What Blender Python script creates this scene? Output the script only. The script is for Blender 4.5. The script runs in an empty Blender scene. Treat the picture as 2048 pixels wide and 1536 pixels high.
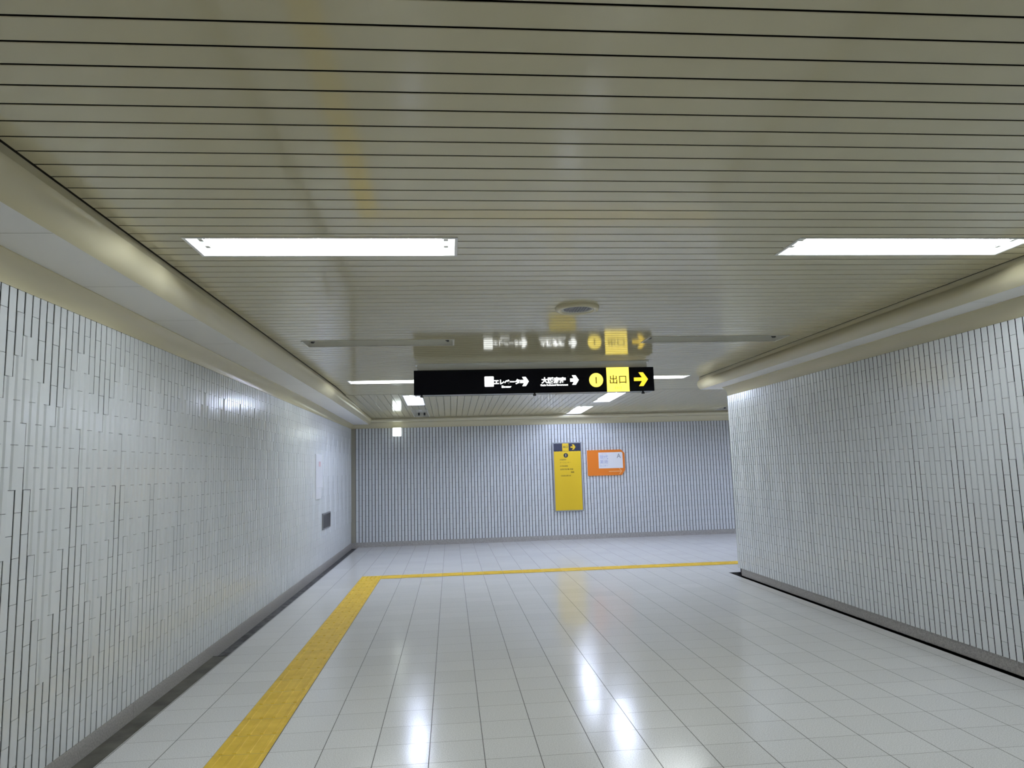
import bpy, math, random
from mathutils import Matrix, Vector
random.seed(7)
C = bpy.context.scene.collection
S = bpy.context.scene

# ------------------------------------------------------------------ dimensions (metres)
H = 2.783            # main ceiling
ZT = 2.476           # top of the tiled walls
ZB = 0.100           # top of the skirting
XL, XR = -2.08, 3.93  # tiled wall faces
YF = 15.22           # far wall
YC = 9.64            # corner where the right-hand wall ends
YB = -7.0            # back of the passage, behind the camera
XE = 12.0            # end of the side passage
CL, CR = -1.626, 3.64  # ceiling edges at the cornices
Y0 = 11.2            # ceiling boards change direction here
YK = 10.25           # from here on the ceiling falls slightly
SL = 0.0245
CH = 1.53853         # camera height


def hc(y):
    return H - SL * max(0.0, y - YK)


# ------------------------------------------------------------------ materials
def mat(name, base, rough=0.5, metal=0.0, spec=0.5, emit=None, estr=0.0, coat=0.0, coat_rough=0.1):
    m = bpy.data.materials.new(name)
    m.use_nodes = True
    b = m.node_tree.nodes['Principled BSDF']
    b.inputs['Base Color'].default_value = (*base, 1)
    b.inputs['Roughness'].default_value = rough
    b.inputs['Metallic'].default_value = metal
    b.inputs['Specular IOR Level'].default_value = spec
    b.inputs['Coat Weight'].default_value = coat
    b.inputs['Coat Roughness'].default_value = coat_rough
    if emit:
        b.inputs['Emission Color'].default_value = (*emit, 1)
        b.inputs['Emission Strength'].default_value = estr
    return m


def N(m, kind, **kw):
    n = m.node_tree.nodes.new(kind)
    for k, v in kw.items():
        setattr(n, k, v)
    return n


def link(m, a, b):
    m.node_tree.links.new(a, b)


def noise_mix(m, c1, c2, scale=40.0, detail=3.0, lo=0.35, hi=0.65, stretch=(1, 1, 1)):
    """base colour = noise between two colours (speckle / mottling)"""
    tc = N(m, 'ShaderNodeTexCoord')
    mp = N(m, 'ShaderNodeMapping')
    mp.inputs['Scale'].default_value = stretch
    nz = N(m, 'ShaderNodeTexNoise')
    nz.inputs['Scale'].default_value = scale
    nz.inputs['Detail'].default_value = detail
    cr = N(m, 'ShaderNodeValToRGB')
    cr.color_ramp.elements[0].position = lo
    cr.color_ramp.elements[1].position = hi
    cr.color_ramp.elements[0].color = (*c1, 1)
    cr.color_ramp.elements[1].color = (*c2, 1)
    link(m, tc.outputs['Object'], mp.inputs['Vector'])
    link(m, mp.outputs['Vector'], nz.inputs['Vector'])
    link(m, nz.outputs['Fac'], cr.inputs['Fac'])
    link(m, cr.outputs['Color'], m.node_tree.nodes['Principled BSDF'].inputs['Base Color'])
    return nz


def bump(m, nz, strength, dist):
    bp = N(m, 'ShaderNodeBump')
    bp.inputs['Strength'].default_value = strength
    bp.inputs['Distance'].default_value = dist
    link(m, nz.outputs['Fac'], bp.inputs['Height'])
    link(m, bp.outputs['Normal'], m.node_tree.nodes['Principled BSDF'].inputs['Normal'])


def tile_material(name, c1, c2):
    m = mat(name, c1, rough=0.2)
    g = N(m, 'ShaderNodeNewGeometry')
    cr = N(m, 'ShaderNodeValToRGB')
    cr.color_ramp.elements[0].color = (*c1, 1)
    cr.color_ramp.elements[1].color = (*c2, 1)
    link(m, g.outputs['Random Per Island'], cr.inputs['Fac'])
    link(m, cr.outputs['Color'], m.node_tree.nodes['Principled BSDF'].inputs['Base Color'])
    tc = N(m, 'ShaderNodeTexCoord')
    nz = N(m, 'ShaderNodeTexNoise')
    nz.inputs['Scale'].default_value = 9.0
    nz.inputs['Detail'].default_value = 2.0
    link(m, tc.outputs['Object'], nz.inputs['Vector'])
    bump(m, nz, 0.10, 0.02)
    return m


M = {}
M['tile'] = tile_material('glazed_white_tile', (0.665, 0.69, 0.715), (0.70, 0.725, 0.75))
M['joint'] = mat('dark_tile_joint', (0.006, 0.006, 0.008), 0.9, spec=0.0)
M['board'] = mat('cream_ceiling_board', (0.54, 0.495, 0.335), 0.09, spec=0.6)
M['groove'] = mat('ceiling_groove', (0.02, 0.018, 0.012), 0.9, spec=0.1)  # also colours the painted shade strips along the cornices
M['cornice'] = mat('cream_cornice', (0.60, 0.55, 0.375), 0.22)
M['soffit'] = mat('white_soffit_panel', (0.80, 0.79, 0.77), 0.55)
M['soffit_joint'] = mat('soffit_joint', (0.35, 0.34, 0.31), 0.8)
M['granite'] = mat('granite_skirting', (0.3, 0.29, 0.28), 0.35)
bump(M['granite'], noise_mix(M['granite'], (0.30, 0.285, 0.275), (0.46, 0.44, 0.425), 90, 4), 0.05, 0.01)
M['gutter'] = mat('dark_drain', (0.06, 0.06, 0.065), 0.7)
noise_mix(M['gutter'], (0.03, 0.03, 0.035), (0.10, 0.10, 0.105), 14, 3)
M['stain'] = mat('stained_gutter_cover', (0.1, 0.1, 0.08), 0.6)
noise_mix(M['stain'], (0.035, 0.033, 0.026), (0.15, 0.145, 0.12), 5, 5, 0.3, 0.75)
M['yellow_paving'] = mat('yellow_tactile_paving', (0.58, 0.40, 0.05), 0.5, spec=0.3)
noise_mix(M['yellow_paving'], (0.70, 0.46, 0.035), (0.80, 0.55, 0.06), 9, 4)
M['white_metal'] = mat('white_enamelled_metal', (0.78, 0.78, 0.76), 0.35)
M['old_white'] = mat('aged_white_enamel', (0.55, 0.54, 0.47), 0.4)
M['socket'] = mat('lamp_socket_plastic', (0.55, 0.55, 0.52), 0.4)
M['dark'] = mat('dark_plastic', (0.03, 0.03, 0.032), 0.5)
M['grey_metal'] = mat('grey_painted_metal', (0.30, 0.31, 0.32), 0.4)
M['frame_grey'] = mat('brushed_grey_frame', (0.33, 0.34, 0.37), 0.35, metal=0.4)
M['black_face'] = mat('black_sign_face', (0.004, 0.004, 0.008), 0.45, spec=0.12)
M['navy'] = mat('blue_black_print', (0.012, 0.016, 0.04), 0.35)
M['yellow_print'] = mat('yellow_print', (0.72, 0.49, 0.015), 0.4)
M['black_print'] = mat('black_print', (0.02, 0.018, 0.015), 0.5)
M['olive_print'] = mat('worn_dark_print', (0.16, 0.11, 0.012), 0.5)
M['white_print'] = mat('white_print', (0.8, 0.8, 0.8), 0.4)
M['orange'] = mat('orange_print', (0.72, 0.19, 0.012), 0.4)
M['pale_orange'] = mat('pale_orange_line', (0.80, 0.42, 0.20), 0.4)
M['blue_print'] = mat('pale_blue_print', (0.38, 0.42, 0.62), 0.5)
M['pink_print'] = mat('pale_red_print', (0.62, 0.45, 0.48), 0.5)
M['paper'] = mat('white_paper', (0.80, 0.80, 0.82), 0.35)
M['notice'] = mat('off_white_notice', (0.70, 0.71, 0.75), 0.4)
M['corner'] = mat('dull_corner_strip', (0.34, 0.32, 0.26), 0.3)
M['grille'] = mat('grey_grille', (0.22, 0.22, 0.23), 0.55)
TUBE = 84.0
M['tube'] = mat('fluorescent_tube', (0.9, 0.9, 0.9), 0.4, emit=(0.92, 0.99, 1.02), estr=TUBE)
M['tube_cool'] = mat('cool_fluorescent_tube', (0.9, 0.9, 0.9), 0.4, emit=(0.70, 0.79, 1.05), estr=TUBE * 1.3)
M['white_lit'] = mat('lit_white_sign', (0.9, 0.9, 0.9), 0.4, emit=(0.97, 1.0, 0.98), estr=2.4)
M['white_dim'] = mat('lit_white_sign_line', (0.8, 0.8, 0.8), 0.4, emit=(0.97, 1.0, 0.98), estr=1.0)
M['yellow_lit'] = mat('lit_yellow_sign', (0.9, 0.7, 0.1), 0.4, emit=(1.0, 0.66, 0.03), estr=1.3)
M['yellow_hot'] = mat('lit_pale_yellow_sign', (0.9, 0.8, 0.3), 0.4, emit=(1.0, 0.76, 0.09), estr=1.6)
M['line_on_lit'] = mat('black_line_on_lit_sign', (0.06, 0.05, 0.01), 0.5, emit=(1.0, 0.75, 0.1), estr=0.03)
M['faint_on_lit'] = mat('faint_line_on_lit_sign', (0.3, 0.25, 0.05), 0.5, emit=(1.0, 0.75, 0.1), estr=0.45)
M['lamp_box'] = mat('lit_sign_box', (0.9, 0.95, 0.92), 0.4, emit=(0.90, 1.0, 0.94), estr=4.0)


def floor_material():
    m = mat('polished_stone_tile', (0.5, 0.5, 0.48), 0.2)
    nt = m.node_tree
    b = nt.nodes['Principled BSDF']
    tc = N(m, 'ShaderNodeTexCoord')
    sx = N(m, 'ShaderNodeSeparateXYZ')
    link(m, tc.outputs['Object'], sx.inputs[0])

    def math_(op, a, bb=None):
        n = N(m, 'ShaderNodeMath', operation=op)
        for i, v in enumerate((a, bb)):
            if v is None:
                continue
            if isinstance(v, (int, float)):
                n.inputs[i].default_value = v
            else:
                link(m, v, n.inputs[i])
        return n.outputs[0]

    def axis(o, start, pitch, half):
        u = math_('DIVIDE', math_('SUBTRACT', o, start), pitch)
        fr = math_('FRACT', u)
        d = math_('MULTIPLY', math_('MINIMUM', fr, math_('SUBTRACT', 1.0, fr)), pitch)
        return math_('FLOOR', u), math_('LESS_THAN', d, half)
    iu, lu = axis(sx.outputs['X'], -1.34236 - 30, 0.3, 0.0024)
    iv, lv = axis(sx.outputs['Y'], 3.97986 - 28.5, 0.28506, 0.0021)
    cb = N(m, 'ShaderNodeCombineXYZ')
    link(m, iu, cb.inputs[0])
    link(m, iv, cb.inputs[1])
    wn = N(m, 'ShaderNodeTexWhiteNoise', noise_dimensions='2D')
    link(m, cb.outputs[0], wn.inputs['Vector'])
    # speckle
    nz = N(m, 'ShaderNodeTexNoise')
    nz.inputs['Scale'].default_value = 170
    nz.inputs['Detail'].default_value = 2
    link(m, tc.outputs['Object'], nz.inputs['Vector'])
    cr = N(m, 'ShaderNodeValToRGB')
    cr.color_ramp.elements[0].position = 0.36
    cr.color_ramp.elements[1].position = 0.62
    cr.color_ramp.elements[0].color = (0.60, 0.60, 0.605, 1)
    cr.color_ramp.elements[1].color = (0.80, 0.80, 0.80, 1)
    link(m, nz.outputs['Fac'], cr.inputs['Fac'])
    # per-tile brightness
    mr = N(m, 'ShaderNodeMapRange')
    mr.inputs['To Min'].default_value = 0.975
    mr.inputs['To Max'].default_value = 1.02
    link(m, wn.outputs['Value'], mr.inputs['Value'])
    mul = N(m, 'ShaderNodeMix', data_type='RGBA', blend_type='MULTIPLY')
    mul.inputs['Factor'].default_value = 1.0
    link(m, cr.outputs['Color'], mul.inputs['A'])
    link(m, mr.outputs['Result'], mul.inputs['B'])
    m1 = N(m, 'ShaderNodeMix', data_type='RGBA')
    m1.inputs['B'].default_value = (0.25, 0.245, 0.24, 1)
    link(m, lv, m1.inputs['Factor'])
    link(m, mul.outputs['Result'], m1.inputs['A'])
    m2 = N(m, 'ShaderNodeMix', data_type='RGBA')
    m2.inputs['B'].default_value = (0.09, 0.088, 0.085, 1)
    link(m, lu, m2.inputs['Factor'])
    link(m, m1.outputs['Result'], m2.inputs['A'])
    link(m, m2.outputs['Result'], b.inputs['Base Color'])
    # rough joints, polished faces
    jr = math_('MAXIMUM', lu, lv)
    ro = N(m, 'ShaderNodeMapRange')
    ro.inputs['To Min'].default_value = 0.17
    ro.inputs['To Max'].default_value = 0.6
    link(m, jr, ro.inputs['Value'])
    link(m, ro.outputs['Result'], b.inputs['Roughness'])
    # every tile is laid at a slightly different tilt
    vm = N(m, 'ShaderNodeVectorMath', operation='SUBTRACT')
    vm.inputs[1].default_value = (0.5, 0.5, 0.5)
    link(m, wn.outputs['Color'], vm.inputs[0])
    vs = N(m, 'ShaderNodeVectorMath', operation='MULTIPLY')
    vs.inputs[1].default_value = (0.008, 0.012, 0.0)
    link(m, vm.outputs[0], vs.inputs[0])
    g = N(m, 'ShaderNodeNewGeometry')
    va = N(m, 'ShaderNodeVectorMath', operation='ADD')
    link(m, g.outputs['Normal'], va.inputs[0])
    link(m, vs.outputs[0], va.inputs[1])
    vn = N(m, 'ShaderNodeVectorMath', operation='NORMALIZE')
    link(m, va.outputs[0], vn.inputs[0])
    link(m, vn.outputs[0], b.inputs['Normal'])
    return m


M['floor'] = floor_material()


# ------------------------------------------------------------------ mesh helpers
class MB:
    def __init__(s):
        s.v, s.f, s.m, s.sm = [], [], [], []

    def face(s, pts, mi=0, smooth=False):
        i = len(s.v)
        s.v += [tuple(p) for p in pts]
        s.f.append(tuple(range(i, i + len(pts))))
        s.m.append(mi)
        s.sm.append(smooth)

    def poly(s, verts, faces, mi=0, smooth=False):
        i = len(s.v)
        s.v += [tuple(p) for p in verts]
        for f in faces:
            s.f.append(tuple(i + k for k in f))
            s.m.append(mi)
            s.sm.append(smooth)

    def box(s, a, b, mi=0):
        (x0, y0, z0), (x1, y1, z1) = a, b
        x0, x1 = min(x0, x1), max(x0, x1)
        y0, y1 = min(y0, y1), max(y0, y1)
        z0, z1 = min(z0, z1), max(z0, z1)
        s.poly([(x0, y0, z0), (x1, y0, z0), (x1, y1, z0), (x0, y1, z0), (x0, y0, z1), (x1, y0, z1), (x1, y1, z1), (x0, y1, z1)],
               [(0, 3, 2, 1), (4, 5, 6, 7), (0, 1, 5, 4), (1, 2, 6, 5), (2, 3, 7, 6), (3, 0, 4, 7)], mi)

    def bevel_box(s, a, b, r, mi=0):
        """box whose four long faces toward -z and sides are chamfered (bottom edges)"""
        (x0, y0, z0), (x1, y1, z1) = a, b
        v = [(x0 + r, y0 + r, z0), (x1 - r, y0 + r, z0), (x1 - r, y1 - r, z0), (x0 + r, y1 - r, z0),
             (x0, y0, z0 + r), (x1, y0, z0 + r), (x1, y1, z0 + r), (x0, y1, z0 + r),
             (x0, y0, z1), (x1, y0, z1), (x1, y1, z1), (x0, y1, z1)]
        f = [(0, 3, 2, 1), (8, 9, 10, 11)]
        for k in range(4):
            n = (k + 1) % 4
            f += [(k, n, 4 + n, 4 + k), (4 + k, 4 + n, 8 + n, 8 + k)]
        s.poly(v, f, mi)

    def tube(s, p0, p1, r, n=16, mi=0, caps=True):
        p0, p1 = Vector(p0), Vector(p1)
        d = (p1 - p0).normalized()
        a = d.orthogonal().normalized()
        b = d.cross(a)
        ring = [a * math.cos(2 * math.pi * k / n) * r + b * math.sin(2 * math.pi * k / n) * r for k in range(n)]
        i = len(s.v)
        s.v += [tuple(p0 + q) for q in ring] + [tuple(p1 + q) for q in ring]
        for k in range(n):
            s.f.append((i + k, i + (k + 1) % n, i + n + (k + 1) % n, i + n + k))
            s.m.append(mi)
            s.sm.append(True)
        if caps:
            s.f.append(tuple(i + k for k in reversed(range(n))))
            s.m.append(mi)
            s.sm.append(False)
            s.f.append(tuple(i + n + k for k in range(n)))
            s.m.append(mi)
            s.sm.append(False)

    def lathe(s, prof, n=48, mi=0, smooth=True):
        i = len(s.v)
        for r, z in prof:
            for k in range(n):
                s.v.append((r * math.cos(2 * math.pi * k / n), r * math.sin(2 * math.pi * k / n), z))
        for j in range(len(prof) - 1):
            for k in range(n):
                s.f.append((i + j * n + k, i + j * n + (k + 1) % n, i + (j + 1) * n + (k + 1) % n, i + (j + 1) * n + k))
                s.m.append(mi)
                s.sm.append(smooth)

    def disc(s, r, z, n=48, mi=0, up=False):
        p = [(r * math.cos(2 * math.pi * k / n), r * math.sin(2 * math.pi * k / n), z) for k in range(n)]
        s.face(p if up else p[::-1], mi)

    def prism(s, pts, y0, y1, mi=0):
        """outline in x,z extruded from y0 (front) to y1 (back); outline anticlockwise seen from -y"""
        n = len(pts)
        s.poly([(x, y0, z) for x, z in pts] + [(x, y1, z) for x, z in pts],
               [tuple(range(n)), tuple(reversed(range(n, 2 * n)))] +
               [(k, n + k, n + (k + 1) % n, (k + 1) % n) for k in range(n)], mi)

    def build(s, name, mats, parent=None, kind=None):
        me = bpy.data.meshes.new(name)
        me.from_pydata(s.v, [], s.f)
        for x in (mats if isinstance(mats, (list, tuple)) else [mats]):
            me.materials.append(x)
        me.polygons.foreach_set('material_index', s.m)
        me.polygons.foreach_set('use_smooth', s.sm)
        me.update()
        o = bpy.data.objects.new(name, me)
        C.objects.link(o)
        if parent:
            o.parent = parent
        if kind:
            o['kind'] = kind
        return o


def empty(name, loc, label, cat, group=None, rx=0.0, rz=0.0):
    o = bpy.data.objects.new(name, None)
    o.empty_display_size = 0.1
    o.location = loc
    o.rotation_euler = (rx, 0, rz)
    C.objects.link(o)
    tag(o, label, cat, group)
    return o


def tag(o, label, cat, group=None):
    o['label'] = label
    o['category'] = cat
    if group:
        o['group'] = group
    return o


def text(body, size, material, name, parent, loc, align='LEFT', sx=1.0, weight=0.0, depth=0.001, rot=(math.pi / 2, 0, 0)):
    cu = bpy.data.curves.new('lettering_curve', 'FONT')
    cu.body = body
    cu.size = size
    cu.align_x = align
    cu.align_y = 'CENTER'
    cu.extrude = depth
    cu.offset = weight
    cu.resolution_u = 3
    to = bpy.data.objects.new('lettering_curve', cu)
    C.objects.link(to)
    bpy.context.view_layer.update()
    dg = bpy.context.evaluated_depsgraph_get()
    me = bpy.data.meshes.new_from_object(to.evaluated_get(dg))
    bpy.data.objects.remove(to)
    me.transform(Matrix.Rotation(rot[0], 4, 'X') @ Matrix.Diagonal((sx, 1, 1, 1)))
    if rot[2]:
        me.transform(Matrix.Rotation(rot[2], 4, 'Z'))
    me.materials.clear()
    me.materials.append(material)
    o = bpy.data.objects.new(name, me)
    C.objects.link(o)
    o.parent = parent
    o.location = loc
    return o


def arrow_pts(x0, x1, zc, h, stem, arm):
    """right-pointing arrow outline: stem plus an open chevron head (anticlockwise seen from -y)"""
    w = stem / 2
    t = h / 2
    return [(x0, zc - w), (x1 - t * 0.62 - arm * 0.2, zc - w), (x1 - t - arm * 0.35, zc - t), (x1 - t + arm * 0.75, zc - t), (x1, zc),
            (x1 - t + arm * 0.75, zc + t), (x1 - t - arm * 0.35, zc + t), (x1 - t * 0.62 - arm * 0.2, zc + w), (x0, zc + w)]


def arrow(mb, x0, x1, zc, h, stem, arm, y0, y1, mi=0):
    w, t = stem / 2, h / 2
    mb.box((x0, y0, zc - w), (x1 - arm * 0.6, y1, zc + w), mi)
    up = [(x1 - arm * 1.1, zc), (x1, zc), (x1 - t + arm * 0.45, zc + t), (x1 - t - arm * 0.55, zc + t)]
    mb.prism(up, y0 - 0.0002, y1, mi)
    dn = [(x1 - t - arm * 0.55, zc - t), (x1 - t + arm * 0.45, zc - t), (x1, zc), (x1 - arm * 1.1, zc)]
    mb.prism(dn, y0 - 0.0002, y1, mi)


def circle_prism(mb, cx, cz, r, y0, y1, mi=0, n=48):
    mb.prism([(cx + r * math.cos(2 * math.pi * k / n), cz + r * math.sin(2 * math.pi * k / n)) for k in range(n)], y0, y1, mi)


def round_rect(x0, x1, z0, z1, r, n=6):
    pts = []
    for cx, cz, a in ((x1 - r, z0 + r, -90), (x1 - r, z1 - r, 0), (x0 + r, z1 - r, 90), (x0 + r, z0 + r, 180)):
        for k in range(n + 1):
            q = math.radians(a + 90 * k / n)
            pts.append((cx + r * math.cos(q), cz + r * math.sin(q)))
    return pts


# ------------------------------------------------------------------ light fittings: where they are
FW, FL = 0.30, 1.41     # opening
# centre x, centre y, direction, lit
MAIN = [(-0.655, 3.84, True), (2.70, 3.84, True), (-0.655, 6.81, False), (2.68, 6.81, False), (-0.655, 9.78, True), (2.69, 9.78, True),
        (-0.655, 0.87, False), (2.70, 0.87, False), (-0.655, -2.10, True), (2.70, -2.10, True), (-0.655, -5.07, False), (2.70, -5.07, False)]
SIDE = [(-0.585, 12.02, True), (2.79, 12.10, True), (2.63, 14.14, True), (-0.57, 14.10, False), (5.84, 14.05, False),
        (5.84, 12.05, True), (8.9, 12.05, True), (8.9, 14.05, True)]
SPEAKER = (1.015, 5.36)

# ------------------------------------------------------------------ ceiling
PB = 0.11758
GAP = 0.010
GAPS = 0.0045


def cut(rects, hole):
    out = []
    hx0, hx1, hy0, hy1 = hole
    for (x0, x1, y0, y1) in rects:
        if hx0 >= x1 or hx1 <= x0 or hy0 >= y1 or hy1 <= y0:
            out.append((x0, x1, y0, y1))
            continue
        if x0 < hx0:
            out.append((x0, hx0, y0, y1))
        if hx1 < x1:
            out.append((hx1, x1, y0, y1))
        a, b = max(x0, hx0), min(x1, hx1)
        if y0 < hy0:
            out.append((a, b, y0, hy0))
        if hy1 < y1:
            out.append((a, b, hy1, y1))
    return out


holes_main = [(x - FL / 2, x + FL / 2, y - FW / 2, y + FW / 2) for x, y, _ in MAIN]
SLEN = 1.32
holes_side = [(x - FW / 2, x + FW / 2, y - SLEN / 2, y + SLEN / 2) for x, y, _ in SIDE]
ce = MB()


def board(x0, x1, y0, y1, along_x):
    # a pressed metal board: flat face, small rolled long edges
    e = 0.0016
    z = lambda y, d: hc(y) + d
    if along_x:
        pr = [(y0, 0.0022), (y0 + e * 0.4, 0.0007), (y0 + e, 0.0), (y1 - e, 0.0), (y1 - e * 0.4, 0.0007), (y1, 0.0022)]
        for (a, da), (b, db) in zip(pr, pr[1:]):
            ce.face([(x0, b, z(b, db)), (x1, b, z(b, db)), (x1, a, z(a, da)), (x0, a, z(a, da))], 0)
    else:
        pr = [(x0, 0.0022), (x0 + e * 0.4, 0.0007), (x0 + e, 0.0), (x1 - e, 0.0), (x1 - e * 0.4, 0.0007), (x1, 0.0022)]
        for (a, da), (b, db) in zip(pr, pr[1:]):
            ce.face([(a, y0, z(y0, da)), (a, y1, z(y1, da)), (b, y1, z(y1, db)), (b, y0, z(y0, db))], 0)


y = 1.8662 - PB * 80
while y < Y0:
    a, b = y + GAP / 2, min(y + PB - GAP / 2, Y0 - 0.004)
    if b > YB and b - a > 0.02:
        a = max(a, YB)
        right = CR - 0.018 if b < 9.94 else XE
        rs = [(CL + 0.016, right, a, b)]
        for h in holes_main:
            rs = cut(rs, h)
        for r in rs:
            board(*r, True)
    y += PB
x = CL + 0.004
YE = 14.90
while x < XE:
    rs = [(x + GAPS / 2, min(x + PB - GAPS / 2, XE), Y0 + 0.004, YE)]
    for h in holes_side:
        rs = cut(rs, h)
    for r in rs:
        if r[1] - r[0] > 0.004:
            board(*r, False)
    x += PB
# near-black strips: shade of the gap between boards and cornices put in as colour
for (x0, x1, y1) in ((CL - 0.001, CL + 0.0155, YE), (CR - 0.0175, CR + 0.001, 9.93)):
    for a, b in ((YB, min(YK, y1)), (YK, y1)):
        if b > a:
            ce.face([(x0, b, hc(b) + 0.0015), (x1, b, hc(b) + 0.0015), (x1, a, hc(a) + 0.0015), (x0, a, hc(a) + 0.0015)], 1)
# dark void above the boards
HB = 0.16
rs = [(XL - 0.1, XR + 0.1, YB, Y0)]
for (x0, x1, y0, y1) in [(XL - 0.1, XR + 0.1, YB, 9.5), (XL - 0.1, XE, 9.5, YF + 0.1)]:
    ce.face([(x0, y1, H + HB), (x1, y1, H + HB), (x1, y0, H + HB), (x0, y0, H + HB)], 1)
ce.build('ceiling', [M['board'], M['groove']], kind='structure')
# a thin dark sheet right above the grooves so that no light leaks through them, with holes for the fittings
sh = MB()


def sheet(x0, x1, y0, y1, hs):
    rs = [(x0, x1, y0, y1)]
    for h in hs:
        rs = cut(rs, h)
    for (a, b, c, d) in rs:
        sh.face([(a, d, hc(d) + 0.016), (b, d, hc(d) + 0.016), (b, c, hc(c) + 0.016), (a, c, hc(c) + 0.016)], 0)


sheet(CL - 0.06, CR + 0.06, YB, 9.94, holes_main)
sheet(CL - 0.06, XE, 9.94, YK, holes_main)
sheet(CL - 0.06, XE, YK, Y0, holes_main)
sheet(CL - 0.06, XE, Y0, YE + 0.04, holes_side)
sh.build('ceiling_backing', M['groove'], kind='structure')

# ------------------------------------------------------------------ cornices
def arc(d0, z0, d1, z1, bulge, n=8):
    """bulging line from (d0,z0) to (d1,z1); bulge > 0 pushes toward the room / down"""
    out = []
    dx, dz = d1 - d0, z1 - z0
    L = math.hypot(dx, dz)
    nx, nz = -dz / L, dx / L
    for k in range(n + 1):
        t = k / n
        q = 4 * t * (1 - t) * bulge
        out.append((d0 + dx * t + nx * q, z0 + dz * t + nz * q))
    return out


def cornice_profile(dedge, dsof_in, dsof_out, zs):
    """list of (distance from wall, height, material, smooth) from ceiling edge to wall top"""
    lip = [(dedge, H + 0.02), (dedge, H - 0.040)]
    b = arc(dedge + 0.013, H - 0.043, dsof_in, zs, 0.020, 12)
    l = arc(dsof_out, zs - 0.006, 0.0, ZT, -0.016, 8)
    return lip, b, [(dsof_in, zs), (dsof_out, zs)], l


def squeeze(z, y):
    if y <= YK or z <= ZT:
        return z
    return ZT + (z - ZT) * (hc(y) - ZT) / (H - ZT)


def sweep(mb, path, prof, mi, smooth):
    """path(d) -> list of ground points for a given distance from the wall"""
    rows = []
    for d, z in prof:
        rows.append([(px, py, squeeze(z, py)) for px, py in path(d)])
    i = len(mb.v)
    n = len(rows[0])
    for r in rows:
        mb.v += r
    for j in range(len(rows) - 1):
        for k in range(n - 1):
            mb.f.append((i + j * n + k, i + j * n + k + 1, i + (j + 1) * n + k + 1, i + (j + 1) * n + k))
            mb.m.append(mi)
            mb.sm.append(smooth)


def cornice(name, path, prof):
    mb = MB()
    lip, b, so, l = prof
    sweep(mb, path, lip, 0, False)
    sweep(mb, path, [lip[-1], b[0]], 0, False)
    sweep(mb, path, b, 0, True)
    sweep(mb, path, so, 1, False)
    sweep(mb, path, [so[-1], l[0]], 0, False)
    sweep(mb, path, l, 0, True)
    return mb


zs = 2.615
ysteps = [YB, YK, 13.0, YF]
pl = cornice_profile(XL * -1 + CL, 0.375, 0.060, zs)
mbl = cornice('trim_1', lambda d: [(XL + d, yy) for yy in ysteps], pl)
for k in range(-10, 14):                       # joints between the soffit panels
    yy = 3.13 + 0.9 * k
    if YB < yy < 15.0:
        mbl.face([(XL + 0.06, yy - 0.002, squeeze(zs, yy) - 0.0008), (XL + 0.06, yy + 0.002, squeeze(zs, yy) - 0.0008),
                  (XL + 0.375, yy + 0.002, squeeze(zs, yy) - 0.0008), (XL + 0.375, yy - 0.002, squeeze(zs, yy) - 0.0008)], 2)
mbl.build('trim_1', [M['cornice'], M['soffit'], M['soffit_joint']], kind='structure')

pr_ = cornice_profile(XR - CR, 0.285, 0.050, 2.605)
mbr = cornice('trim_2', lambda d: [(XR - d, YB), (XR - d, YC + d), (XE, YC + d)], pr_)
for k in range(-10, 8):
    yy = 3.63 + 0.9 * k
    if YB < yy < YC:
        mbr.face([(XR - 0.05, yy - 0.002, 2.6042), (XR - 0.285, yy - 0.002, 2.6042), (XR - 0.285, yy + 0.002, 2.6042), (XR - 0.05, yy + 0.002, 2.6042)], 2)
mbr.build('trim_2', [M['cornice'], M['soffit'], M['soffit_joint']], kind='structure')

pf = cornice_profile(0.30, 0.235, 0.08, 2.66)
mbf = cornice('trim_3', lambda d: [(XL, YF - d), (XE, YF - d)], pf)
mbf.build('trim_3', [M['cornice'], M['cornice']], kind='structure')

# strip covering the change of ceiling board direction
t = MB()
t.box((CL, Y0 - 0.004, hc(Y0) - 0.001), (XE, Y0 + 0.004, hc(Y0) + 0.012))
t.build('trim_4', M['groove'], kind='structure')

# ------------------------------------------------------------------ tiled walls
PT = 0.0643
ROW = (ZT - ZB) / 11.0


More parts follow.
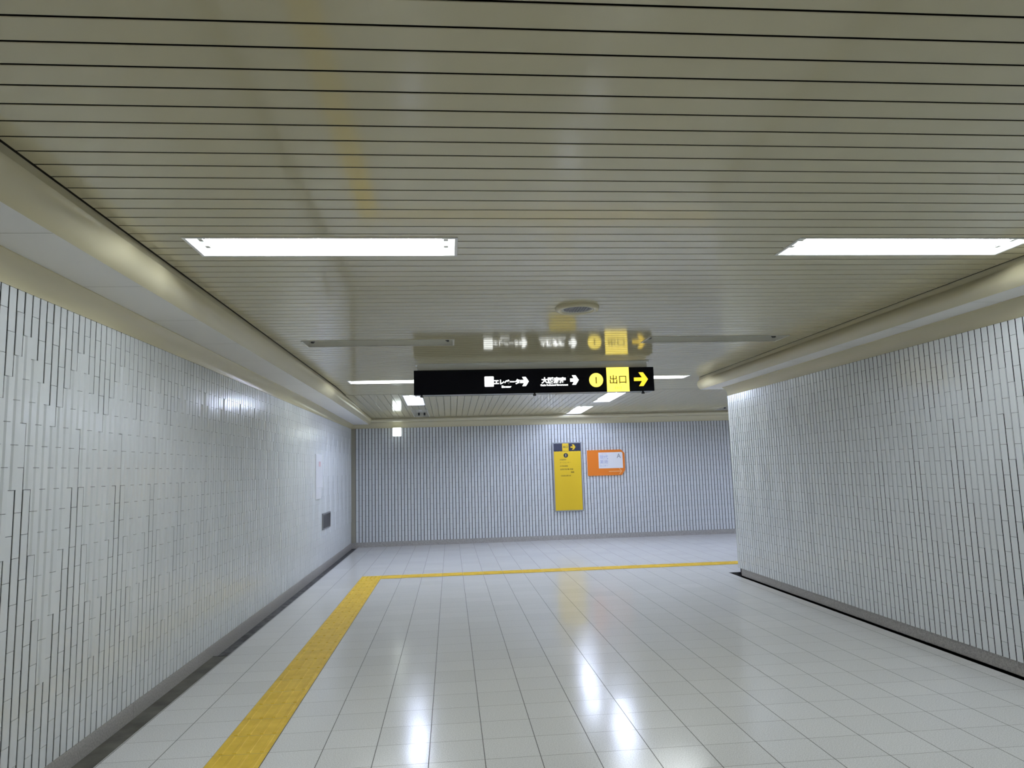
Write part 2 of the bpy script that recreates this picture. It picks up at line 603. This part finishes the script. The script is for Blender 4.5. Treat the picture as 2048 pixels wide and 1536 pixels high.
def wall_tiles(length, place, pitch, phase, relief, g=0.0051, bed=0.0142):
    """place(u, d, z) -> point; u runs along the wall, d is the distance in front of the joint bed."""
    mb = MB()
    ncol = int(length / pitch) + 1
    half = ROW / 2
    for c in range(ncol):
        u0 = c * pitch
        u1 = min(u0 + pitch, length)
        if u1 - u0 < 0.02:
            continue
        k = (c - phase) % 8
        n = 2 + (k if k <= 4 else 8 - k)
        hb = [0] if (c - phase) % 2 == 0 else [0, 1]
        hh = hb[-1]
        while hh < 22:
            hh = min(hh + 2, 22)
            hb.append(hh)
        for a, b in zip(hb, hb[1:]):
            z1, z0 = ZT - a * half - 0.0011, ZT - b * half + 0.0011
            raised = relief and (n <= a and b <= 3 * n)
            j = random.uniform(-0.0006, 0.0006)
            q = random.uniform(-0.0004, 0.0004)
            if raised:
                prof = [(u0 + 0.0026, 0.0), (u0 + 0.0030, 0.0152), (u0 + 0.019, 0.0155), (u0 + 0.027, 0.0228), (u1 - 0.0010, 0.0232 + j), (u1 - 0.0004, 0.0)]
            else:
                prof = [(u0 + g, 0.0), (u0 + g, 0.0165), (u0 + g + 0.0012, 0.0178 + j), (u1 - g - 0.0012, 0.0178 + j), (u1 - g, 0.0165), (u1 - g, 0.0)]
            m = len(prof)
            vs = [place(u, d - (q if d > 0.005 else 0), z0) for u, d in prof] + [place(u, d + (q if d > 0.005 else 0), z1) for u, d in prof]
            fs = [(i, i + 1, m + i + 1, m + i) for i in range(m - 1)]
            fs += [tuple(reversed(range(m))), tuple(range(m, 2 * m))]
            mb.poly(vs, fs, 0)
    # bed behind the tiles
    mb.face([place(0, bed, ZB), place(length, bed, ZB), place(length, bed, ZT), place(0, bed, ZT)], 1)
    return mb


BED = 0.0178
# left wall: u = Y - YB ; a period-centre column is centred on Y = 3.643
cL = (3.611 - YB) / PT
offL = cL - math.floor(cL)
yl0 = YB - (1 - offL) * PT
wl = wall_tiles(YF - yl0, lambda u, d, z: (XL - BED + d, yl0 + u, z), PT, int(round((3.611 - yl0) / PT)), True)
wl.build('wall_left', [M['tile'], M['joint']], kind='structure')
# right wall: the same relief turned to face the other way, u runs from the corner back toward the camera
cR = round((YC - 8.867 - PT / 2) / PT)
wr = wall_tiles(YC - YB, lambda u, d, z: (XR + BED - d, YC - u, z), PT, cR, True)
wr.build('wall_right', [M['tile'], M['joint']], kind='structure')
# far wall: flat
PF = 0.0676
xf0 = -1.990
wf = wall_tiles(XE - xf0, lambda u, d, z: (xf0 + u, YF + BED - d, z), PF, 0, False, 0.0062)
wf.build('wall_far', [M['tile'], M['joint']], kind='structure')
# the side of the passage that runs off to the right, and the two closing walls out of view
ws = wall_tiles(XE - XR, lambda u, d, z: (XE - u, YC - BED + d, z), PT, 3, False)
ws.build('wall_side', [M['tile'], M['joint']], kind='structure')
we = MB()
we.box((XE, YC - 0.05, 0), (XE + 0.1, YF + 0.1, H + 0.2))
we.build('wall_end', M['tile'], kind='structure')
wb = MB()
wb.box((XL - 0.1, YB - 0.1, 0), (XR + 0.1, YB, H + 0.2))
wb.build('wall_back', M['tile'], kind='structure')
# metal strip in the corner of left and far wall
t = MB()
t.box((XL, YF - 0.012, ZB), (xf0, YF + 0.02, ZT))
t.build('trim_5', M['corner'], kind='structure')
# external corner bead of the right-hand wall
t = MB()
t.box((XR - 0.003, YC - 0.004, ZB), (XR + 0.02, YC + 0.003, ZT))
t.build('trim_6', M['tile'], kind='structure')

# ------------------------------------------------------------------ skirting
def skirting(name, segs):
    mb = MB()
    for a, b in segs:
        mb.box(a, b)
    mb.build(name, M['granite'], kind='structure')


skirting('baseboard_left', [((XL - 0.03, YB + 1.2 * k, -0.06), (XL + 0.002, min(YB + 1.2 * k + 1.198, YF), ZB)) for k in range(19) if YB + 1.2 * k < YF])
skirting('baseboard_right', [((XR + 0.018, YC - 0.018 - 1.2 * k - 1.198, -0.06), (XR + 0.05, YC - 0.018 - 1.2 * k, ZB)) for k in range(13)])
skirting('baseboard_far', [((XL + 1.2 * k, YF - 0.004, -0.02), (min(XL + 1.2 * k + 1.198, XE), YF + 0.03, ZB)) for k in range(12)])
skirting('baseboard_side', [((XR + 0.018, YC - 0.05, -0.06), (XE, YC - 0.018, ZB))])

# ------------------------------------------------------------------ floor and drains
GL = -1.95
GR = 3.885
f = MB()
f.face([(GL, YB, 0), (GR, YB, 0), (GR, 9.90, 0), (GL, 9.90, 0)])
f.face([(GL, 9.90, 0), (XE, 9.90, 0), (XE, YF, 0), (GL, YF, 0)])
f.build('floor', M['floor'], kind='structure')


def channel(name, rects, m, depth):
    mb = MB()
    for (x0, x1, y0, y1) in rects:
        mb.face([(x0, y0, -depth), (x1, y0, -depth), (x1, y1, -depth), (x0, y1, -depth)])
        mb.face([(x0, y0, 0), (x0, y0, -depth), (x0, y1, -depth), (x0, y1, 0)])
        mb.face([(x1, y0, -depth), (x1, y0, 0), (x1, y1, 0), (x1, y1, -depth)])
        mb.face([(x0, y0, -depth), (x0, y0, 0), (x1, y0, 0), (x1, y0, -depth)])
        mb.face([(x0, y1, 0), (x0, y1, -depth), (x1, y1, -depth), (x1, y1, 0)])
    mb.build(name, m, kind='structure')


YG = 6.55
channel('trim_7', [(XL, GL, YG, YF)], M['gutter'], 0.03)
channel('trim_8', [(XL, GL, YB, YG)], M['stain'], 0.003)
channel('trim_9', [(GR, XR + 0.018, YB, YC), (GR, XE, YC - 0.018, 9.90)], M['gutter'], 0.05)

# ------------------------------------------------------------------ yellow tactile paving
PR = 0.28506
YR0 = 3.97986
SX = -1.34236


def paving(name, tiles, label, bars_along_y):
    mb = MB()
    for (x0, x1, y0, y1, dots) in tiles:
        e = 0.0012
        mb.bevel_box((x0 + e, y0 + e, -0.0020), (x1 - e, y1 - e, -0.0005), 0.0003)
        mb.poly([(x0 + e, y0 + e, 0.0025), (x1 - e, y0 + e, 0.0025), (x1 - e, y1 - e, 0.0025), (x0 + e, y1 - e, 0.0025)], [(0, 1, 2, 3)])
        w, d = x1 - x0, y1 - y0
        if dots:
            for a in range(5):
                for b in range(5):
                    cx, cy = x0 + w * (a + 0.5) / 5, y0 + d * (b + 0.5) / 5
                    n = 10
                    lo = [(cx + 0.011 * math.cos(2 * math.pi * k / n), cy + 0.011 * math.sin(2 * math.pi * k / n), 0.0025) for k in range(n)]
                    hi = [(cx + 0.007 * math.cos(2 * math.pi * k / n), cy + 0.007 * math.sin(2 * math.pi * k / n), 0.0065) for k in range(n)]
                    mb.poly(lo + hi, [(k, (k + 1) % n, n + (k + 1) % n, n + k) for k in range(n)] + [tuple(range(n, 2 * n))])
        else:
            for k in range(4):
                if bars_along_y:
                    cx = x0 + w * (k + 0.5) / 4
                    a, b = (cx - 0.0125, y0 + 0.012), (cx + 0.0125, y1 - 0.012)
                else:
                    cy = y0 + d * (k + 0.5) / 4
                    a, b = (x0 + 0.012, cy - 0.0125), (x1 - 0.012, cy + 0.0125)
                r = 0.004
                v = [(a[0], a[1], 0.0025), (b[0], a[1], 0.0025), (b[0], b[1], 0.0025), (a[0], b[1], 0.0025),
                     (a[0] + r, a[1] + r, 0.0065), (b[0] - r, a[1] + r, 0.0065), (b[0] - r, b[1] - r, 0.0065), (a[0] + r, b[1] - r, 0.0065)]
                mb.poly(v, [(4, 5, 6, 7), (0, 1, 5, 4), (1, 2, 6, 5), (2, 3, 7, 6), (3, 0, 4, 7)])
    o = mb.build(name, M['yellow_paving'])
    tag(o, label, 'tactile paving')


YS0, YS1 = 10.665, 10.985         # the strip that crosses the passage
tl = []
k = -38
while YR0 + PR * k < YS0 - 0.02:
    a, b = YR0 + PR * k, min(YR0 + PR * (k + 1), YS0)
    if a >= YB:
        tl.append((SX, SX + 0.3, a, b, False))
    k += 1
tl.append((SX, SX + 0.3, YS0, YS1, True))
paving('tactile_paving_strip', tl, 'yellow tactile paving strip running along the left wall into the distance', True)
tr = [(SX + 0.3 * k, min(SX + 0.3 * (k + 1), XE), YS0, YS1, False) for k in range(1, 44)]
paving('tactile_paving_strip', tr, 'thin yellow tactile paving strip crossing the floor in front of the far wall', False)


# ------------------------------------------------------------------ ceiling lights
def fixture(cx, cy, lit, along_x, label, length, cool):
    """recessed trough with two tubes; built along local x, opening downward at local z = 0"""
    rx = 0.0 if along_x else 0.0
    o = empty('ceiling_light', (cx, cy, hc(cy)), label, 'ceiling light', 'recessed fluorescent ceiling lights')
    L, W, D = length / 2, FW / 2, 0.075
    if not along_x:
        o.rotation_euler = (-math.atan(SL), 0, 0)
    R = (lambda p: p) if along_x else (lambda p: (-p[1], p[0], p[2]))

    def fix(mb):
        mb.v = [R(p) for p in mb.v]
        return mb
    white = M['white_metal'] if lit else M['old_white']
    h = MB()
    th = 0.003
    h.face([(-L + .02, -W + .05, D), (-L + .02, W - .05, D), (L - .02, W - .05, D), (L - .02, -W + .05, D)][::1])
    # sloping reflector sides and end plates
    h.face([(-L, -W, 0), (-L + .02, -W + .05, D), (L - .02, -W + .05, D), (L, -W, 0)])
    h.face([(L, W, 0), (L - .02, W - .05, D), (-L + .02, W - .05, D), (-L, W, 0)])
    h.face([(L, -W, 0), (L - .02, -W + .05, D), (L - .02, W - .05, D), (L, W, 0)])
    h.face([(-L, W, 0), (-L + .02, W - .05, D), (-L + .02, -W + .05, D), (-L, -W, 0)])
    fix(h).build('housing', white, o)
    fr = MB()
    e = 0.012
    for a, b in (((-L - e, -W - e), (L + e, -W + 0.003)), ((-L - e, W - 0.003), (L + e, W + e)),
                 ((-L - e, -W + 0.003), (-L + 0.004, W - 0.003)), ((L - 0.004, -W + 0.003), (L + e, W - 0.003))):
        fr.box((a[0], a[1], -0.005), (b[0], b[1], 0.0))
    fix(fr).build('frame', M['white_metal'] if lit else M['old_white'], o)
    for sy in (-1, 1):
        y_ = sy * 0.058
        for sx in (-1, 1):
            s = MB()
            x_ = sx * (L - 0.052)
            s.box((x_ - 0.012, y_ - 0.018, D - 0.058), (x_ + 0.012, y_ + 0.018, D))
            s.tube((x_ - sx * 0.012, y_, D - 0.036), (x_ - sx * 0.022, y_, D - 0.036), 0.016, 16)
            fix(s).build('lamp_socket', M['socket'] if lit else M['dark'], o)
        if lit:
            tb = MB()
            tb.tube((-L + 0.076, y_, D - 0.036), (L - 0.076, y_, D - 0.036), 0.014, 16)
            fix(tb).build('lamp_tube', M['tube_cool'] if cool else M['tube'], o)
    if not lit:
        c = MB()
        c.box((-0.03, -0.03, D - 0.03), (0.06, 0.03, D))
        fix(c).build('clip', M['white_metal'], o)
    return o


ML = ['lit fluorescent ceiling light nearest the camera, on the left side of the ceiling',
      'lit fluorescent ceiling light nearest the camera, by the right cornice',
      'unlit recessed ceiling light on the left, beyond the round ceiling speaker',
      'unlit recessed ceiling light on the right, beside the right cornice',
      'lit ceiling light left of the hanging black sign, its right end hidden behind the sign',
      'lit ceiling light showing just right of the hanging black sign',
      'unlit ceiling light overhead on the left, outside the view', 'unlit ceiling light overhead on the right, outside the view',
      'lit ceiling light behind the camera on the left', 'lit ceiling light behind the camera on the right',
      'unlit ceiling light at the back of the passage on the left', 'unlit ceiling light at the back of the passage on the right']
for (cx, cy, lit), lab in zip(MAIN, ML):
    fixture(cx, cy, lit, True, lab, FL, False)
SLb = ['lit lengthwise ceiling light below the left end of the hanging sign',
       'lit lengthwise ceiling light showing just below the yellow exit panel of the hanging sign',
       'lit lengthwise ceiling light closest to the far cornice, above the yellow wall board',
       'unlit lengthwise ceiling light at the far cornice, above and right of the small lit box',
       'unlit ceiling light at the far cornice peeping out beside the right wall corner',
       'lit ceiling light round the corner hidden behind the right wall',
       'lit ceiling light deep in the side passage, nearer its near wall', 'lit ceiling light deep in the side passage, nearer its far wall']
for (cx, cy, lit), lab in zip(SIDE, SLb):
    fixture(cx, cy, lit, False, lab, SLEN, True)

# ------------------------------------------------------------------ ceiling speaker
sp = empty('ceiling_speaker', (SPEAKER[0], SPEAKER[1], H), 'round cream speaker with raised rim on the ceiling above the hanging sign', 'speaker')
r = MB()
r.lathe([(0.172, 0.0), (0.172, -0.012), (0.165, -0.024), (0.150, -0.030), (0.138, -0.027), (0.128, -0.018)], 56)
r.build('rim', M['cornice'], sp)
r = MB()
r.lathe([(0.128, -0.018), (0.118, -0.022), (0.112, -0.018), (0.108, -0.012)], 56)
r.build('inner_ring', M['old_white'], sp)
r = MB()
r.disc(0.112, -0.012)
for k in range(9):                                 # grille bars
    xx = -0.088 + 0.022 * k
    w = math.sqrt(0.108 ** 2 - xx ** 2)
    r.box((xx - 0.003, -w, -0.016), (xx + 0.003, w, -0.012))
r.build('grille', M['grille'], sp)

# ------------------------------------------------------------------ hanging sign
SY = 8.18
sg = empty('hanging_sign', (0, SY, 2.415), 'long black illuminated direction sign with white and yellow lettering hung under the ceiling', 'sign')
z = lambda v: v - 2.415
X0s, X1s = -0.402, 2.440
hb = MB()
hb.box((X0s, 0.004, 0.002), (X1s, 0.16, 0.286))
hb.build('housing', M['grey_metal'], sg)
fb = MB()
fb.box((X0s - 0.001, -0.004, 0.0), (X1s + 0.001, 0.004, 0.287))
fb.build('face_panel', M['black_face'], sg)
bk = MB()
bk.box((X0s, 0.16, 0.0), (X1s, 0.166, 0.287))
bk.build('back_panel', M['black_face'], sg)
mt = MB()
mt.box((-0.36, 0.03, 0.286), (2.37, 0.13, H - 2.415 - 0.012))
mt.box((-0.385, 0.012, H - 2.415 - 0.012), (2.395, 0.148, H - 2.415))
mt.build('ceiling_mount', M['white_metal'], sg)
for lx in (-0.317, 1.005, 2.310):
    l = MB()
    l.tube((lx, 0.03, 0.003), (lx, 0.03, -0.012), 0.012, 14)
    l.box((lx - 0.018, 0.026, -0.030), (lx + 0.018, 0.034, -0.010))
    l.build('latch', M['dark'], sg)
FY = -0.0045
# lift pictogram: white rounded square with a box and three standing figures inside
pg = MB()
pg.prism(round_rect(0.417, 0.524, z(2.500), z(2.619), 0.008), FY - 0.001, FY)
pgo = pg.build('lift_pictogram', M['white_lit'], sg)
ln = MB()
y1_, y2_ = FY - 0.0014, FY - 0.001
for (a, b, c, d) in ((0.431, 0.510, 2.600, 2.604), (0.431, 0.510, 2.519, 2.523), (0.431, 0.4335, 2.519, 2.604), (0.5075, 0.510, 2.519, 2.604)):
    ln.box((a, y1_, z(c)), (b, y2_, z(d)))
for fx in (0.448, 0.4705, 0.493):
    ln.prism([(fx + 0.005 * math.cos(2 * math.pi * k / 12), z(2.586) + 0.005 * math.sin(2 * math.pi * k / 12)) for k in range(12)], y1_, y2_)
    ln.box((fx - 0.005, y1_, z(2.550)), (fx + 0.005, y2_, z(2.578)))
    ln.box((fx - 0.004, y1_, z(2.527)), (fx - 0.001, y2_, z(2.550)))
    ln.box((fx + 0.001, y1_, z(2.527)), (fx + 0.004, y2_, z(2.550)))
ln.build('pictogram_figure', M['white_dim'], pgo)
text('エレベータ', 0.062, M['white_lit'], 'lettering', sg, (0.680, FY, z(2.548)), 'CENTER', 1.0, 0.003)
text('Elevator', 0.034, M['white_lit'], 'lettering', sg, (0.671, FY, z(2.494)), 'CENTER', 1.0, 0.001)
a = MB()
arrow(a, 0.834, 0.937, z(2.553), 0.108, 0.036, 0.042, FY - 0.001, FY)
a.build('arrow', M['white_lit'], sg)
text('大阪府庁', 0.072, M['white_lit'], 'lettering', sg, (1.233, FY, z(2.556)), 'CENTER', 1.0, 0.003)
text('Osaka Prefectural Government', 0.030, M['white_lit'], 'lettering', sg, (1.237, FY, z(2.505)), 'CENTER', 0.86, 0.0008)
a = MB()
arrow(a, 1.429, 1.532, z(2.560), 0.112, 0.038, 0.044, FY - 0.001, FY)
a.build('arrow', M['white_lit'], sg)
c = MB()
circle_prism(c, 1.741, z(2.555), 0.084, FY - 0.001, FY)
co = c.build('number_disc', M['yellow_hot'], sg)
text('1', 0.105, M['line_on_lit'], 'number', co, (1.741, FY - 0.0015, z(2.548)), 'CENTER', 0.8, 0.003)
e = MB()
e.box((1.868, FY - 0.001, z(2.412)), (2.139, FY, z(2.704)))
eo = e.build('exit_panel', M['yellow_hot'], sg)
text('出口', 0.112, M['line_on_lit'], 'lettering', eo, (2.005, FY - 0.0015, z(2.550)), 'CENTER', 1.0, 0.0012)
text('EXIT', 0.040, M['faint_on_lit'], 'lettering', eo, (2.005, FY - 0.0015, z(2.455)), 'CENTER', 1.1, -0.0004)
a = MB()
arrow(a, 2.198, 2.369, z(2.556), 0.165, 0.042, 0.054, FY - 0.001, FY)
a.build('arrow', M['yellow_lit'], sg)

# ------------------------------------------------------------------ yellow board on the far wall
FZ = YF - 0.05
bd = empty('exit_board', (2.52, YF, 1.33), 'tall yellow exit board with a black header in a grey frame on the far wall', 'sign')
lx = lambda v: v - 2.52
lz = lambda v: v - 1.33
f_ = MB()
x0, x1, z0, z1 = lx(2.199), lx(2.846), lz(0.600), lz(2.076)
f_.box((x0, -0.044, z0), (x0 + 0.035, 0, z1))
f_.box((x1 - 0.022, -0.044, z0), (x1, 0, z1))
f_.box((x0 + 0.035, -0.044, z1 - 0.022), (x1 - 0.022, 0, z1))
f_.box((x0 + 0.035, -0.044, z0), (x1 - 0.022, 0, z0 + 0.022))
f_.build('frame', M['frame_grey'], bd)
p_ = MB()
p_.box((x0 + 0.035, -0.036, z0 + 0.022), (x1 - 0.022, -0.004, lz(1.882)))
po = p_.build('yellow_panel', M['yellow_print'], bd)
p_ = MB()
p_.box((x0 + 0.035, -0.036, lz(1.886)), (x1 - 0.022, -0.004, z1 - 0.022))
ho = p_.build('header_panel', M['navy'], bd)
p_ = MB()
p_.box((lx(2.423), -0.0375, lz(1.888)), (lx(2.563), -0.036, z1 - 0.023))
eo = p_.build('exit_square', M['yellow_print'], ho)
text('出口', 0.055, M['black_print'], 'lettering', ho, (lx(2.493), -0.039, lz(1.975)), 'CENTER', 1.0, 0.001)
a = MB()
arrow(a, lx(2.605), lx(2.715), lz(1.970), 0.115, 0.030, 0.040, -0.0375, -0.036)
a.build('arrow', M['yellow_print'], ho)
c = MB()
circle_prism(c, lx(2.495), lz(1.795), 0.050, -0.0375, -0.036)
co = c.build('number_disc', M['black_print'], po)
text('1', 0.075, M['white_print'], 'number', co, (lx(2.495), -0.039, lz(1.793)), 'CENTER', 0.8, 0.001)
for body, size, px, pz, m_ in (('大阪府庁', 0.038, 2.355, 1.700, 'black_print'), ('ドーンセンター', 0.034, 2.358, 1.637, 'olive_print'),
                               ('大手前病院', 0.036, 2.355, 1.563, 'black_print'), ('合同庁舎 第1号館', 0.037, 2.360, 1.493, 'black_print'),
                               ('別館', 0.038, 2.592, 1.430, 'black_print'), ('大阪城公園方面', 0.032, 2.370, 1.357, 'olive_print')):
    text(body, size, M[m_], 'lettering', po, (lx(px), -0.037, lz(pz)), 'LEFT', 1.0, 0.0)

# ------------------------------------------------------------------ orange sign
og = empty('museum_sign', (3.37, YF, 1.61), 'orange sign with white panel, letter A and arrow, right of the yellow board', 'sign')
lx = lambda v: v - 3.37
lz = lambda v: v - 1.61
p_ = MB()
x0, x1, z0, z1 = lx(2.965), lx(3.790), lz(1.338), lz(1.890)
p_.prism([(x0, z0 + 0.015), (x0 + 0.015, z0), (x1 - 0.075, z0), (x1, z0 + 0.11), (x1, z1 - 0.075), (x1 - 0.075, z1), (x0, z1)], -0.030, 0.0)
po = p_.build('orange_panel', M['orange'], og)
w_ = MB()
w_.prism([(lx(3.212), lz(1.492)), (lx(3.745), lz(1.492)), (lx(3.745), lz(1.815)), (lx(3.725), lz(1.836)), (lx(3.212), lz(1.836))], -0.032, -0.030)
wo = w_.build('white_panel', M['paper'], og)
text('大阪府立', 0.030, M['pink_print'], 'lettering', wo, (lx(3.245), -0.033, lz(1.805)), 'LEFT', 1.25, 0.0)
text('現代', 0.100, M['blue_print'], 'lettering', wo, (lx(3.235), -0.033, lz(1.727)), 'LEFT', 0.95, 0.0)
text('美術', 0.100, M['blue_print'], 'lettering', wo, (lx(3.235), -0.033, lz(1.625)), 'LEFT', 0.95, 0.0)
text('センター', 0.046, M['blue_print'], 'lettering', wo, (lx(3.235), -0.033, lz(1.545)), 'LEFT', 1.0, 0.0)
text('A', 0.135, M['frame_grey'], 'lettering', wo, (lx(3.660), -0.033, lz(1.750)), 'CENTER', 0.95, 0.002)
t_ = MB()
t_.box((lx(3.430), -0.0315, lz(1.415)), (lx(3.700), -0.030, lz(1.432)))
up = [(lx(3.705), lz(1.4235)), (lx(3.722), lz(1.4235)), (lx(3.668), lz(1.488)), (lx(3.650), lz(1.488))]
dn = [(lx(3.650), lz(1.365)), (lx(3.668), lz(1.365)), (lx(3.722), lz(1.4235)), (lx(3.705), lz(1.4235))]
t_.prism(up, -0.0316, -0.030)
t_.prism(dn, -0.0316, -0.030)
t_.build('arrow', M['pale_orange'], po)

# ------------------------------------------------------------------ small lit box on the far wall
em = empty('exit_light', (-1.113, YF, 2.385), 'small square white lit box high on the far wall under the cornice', 'exit light')
b_ = MB()
b_.box((-0.086, -0.080, -0.088), (0.086, 0.0, 0.088))
b_.build('housing', M['white_metal'], em)
b_ = MB()
b_.prism(round_rect(-0.090, 0.090, -0.092, 0.092, 0.02), -0.100, -0.080)
b_.build('lit_panel', M['lamp_box'], em)

# ------------------------------------------------------------------ notices and grey panel on the left wall
nb = empty('wall_notice', (XL, 11.44, 1.60), 'white notice sheet with a pale red mark on the left wall', 'notice')
p_ = MB()
p_.box((0.0, -0.28, -0.27), (0.022, 0.28, 0.25))
no_ = p_.build('board', M['notice'], nb)
p_ = MB()
p_.box((0.022, -0.06, 0.06), (0.0232, 0.10, 0.14))
p_.build('red_mark', M['pink_print'], no_)
n2 = MB()
n2.box((XL, 11.17, 1.155), (XL + 0.018, 11.62, 1.328))
tag(n2.build('wall_notice', M['notice']), 'small white sheet directly below the larger notice on the left wall', 'notice')
vt = empty('wall_vent', (XL, 12.16, 0.775), 'grey rectangular vent low on the left wall near the far corner', 'vent')
v_ = MB()
for a, b in (((-0.365, -0.13), (0.365, -0.11)), ((-0.365, 0.11), (0.365, 0.13)), ((-0.365, -0.11), (-0.34, 0.11)), ((0.34, -0.11), (0.365, 0.11))):
    v_.box((0.0, a[0], a[1]), (0.020, b[0], b[1]))
v_.build('frame', M['grille'], vt)
v_ = MB()
v_.face([(0.004, -0.34, -0.11), (0.004, 0.34, -0.11), (0.004, 0.34, 0.11), (0.004, -0.34, 0.11)])
for k in range(11):
    zz = -0.10 + 0.02 * k
    v_.poly([(0.005, -0.34, zz + 0.008), (0.005, 0.34, zz + 0.008), (0.018, 0.34, zz - 0.006), (0.018, -0.34, zz - 0.006)], [(0, 1, 2, 3), (3, 2, 1, 0)])
v_.build('louvre', M['grille'], vt)

# ------------------------------------------------------------------ camera
F, YAW, PITCH, ROLL = 1410.19, 0.0900439, 0.1197026, 0.0286824
cr_, sr_ = math.cos(ROLL), math.sin(ROLL)
cp_, sp_ = math.cos(PITCH), math.sin(PITCH)
cy_, sy_ = math.cos(YAW), math.sin(YAW)
R1 = Matrix(((cr_, 0, sr_), (0, 1, 0), (-sr_, 0, cr_)))
R2 = Matrix(((1, 0, 0), (0, cp_, -sp_), (0, sp_, cp_)))
R3 = Matrix(((cy_, sy_, 0), (-sy_, cy_, 0), (0, 0, 1)))
R = R3 @ R2 @ R1
rt, fw, upv = R @ Vector((1, 0, 0)), R @ Vector((0, 1, 0)), R @ Vector((0, 0, 1))
cam = bpy.data.cameras.new('camera')
cam.sensor_fit = 'HORIZONTAL'
cam.sensor_width = 36.0
cam.lens = F / 2048 * 36.0
cam.clip_start = 0.05
co = bpy.data.objects.new('camera', cam)
co.matrix_world = Matrix(((rt.x, upv.x, -fw.x, 0), (rt.y, upv.y, -fw.y, 0), (rt.z, upv.z, -fw.z, CH), (0, 0, 0, 1)))
C.objects.link(co)
S.camera = co

# ------------------------------------------------------------------ world and view
w = bpy.data.worlds.new('world')
w.use_nodes = True
w.node_tree.nodes['Background'].inputs['Color'].default_value = (0, 0, 0, 1)
w.node_tree.nodes['Background'].inputs['Strength'].default_value = 0.0
S.world = w
S.view_settings.view_transform = 'Standard'
S.view_settings.look = 'None'
S.view_settings.gamma = 1.0
S.view_settings.use_curve_mapping = False
S.view_settings.exposure = 0.0
S.cycles.max_bounces = 12
S.cycles.diffuse_bounces = 8
S.cycles.glossy_bounces = 6
S.cycles.caustics_reflective = True
S.cycles.sample_clamp_indirect = 6.0
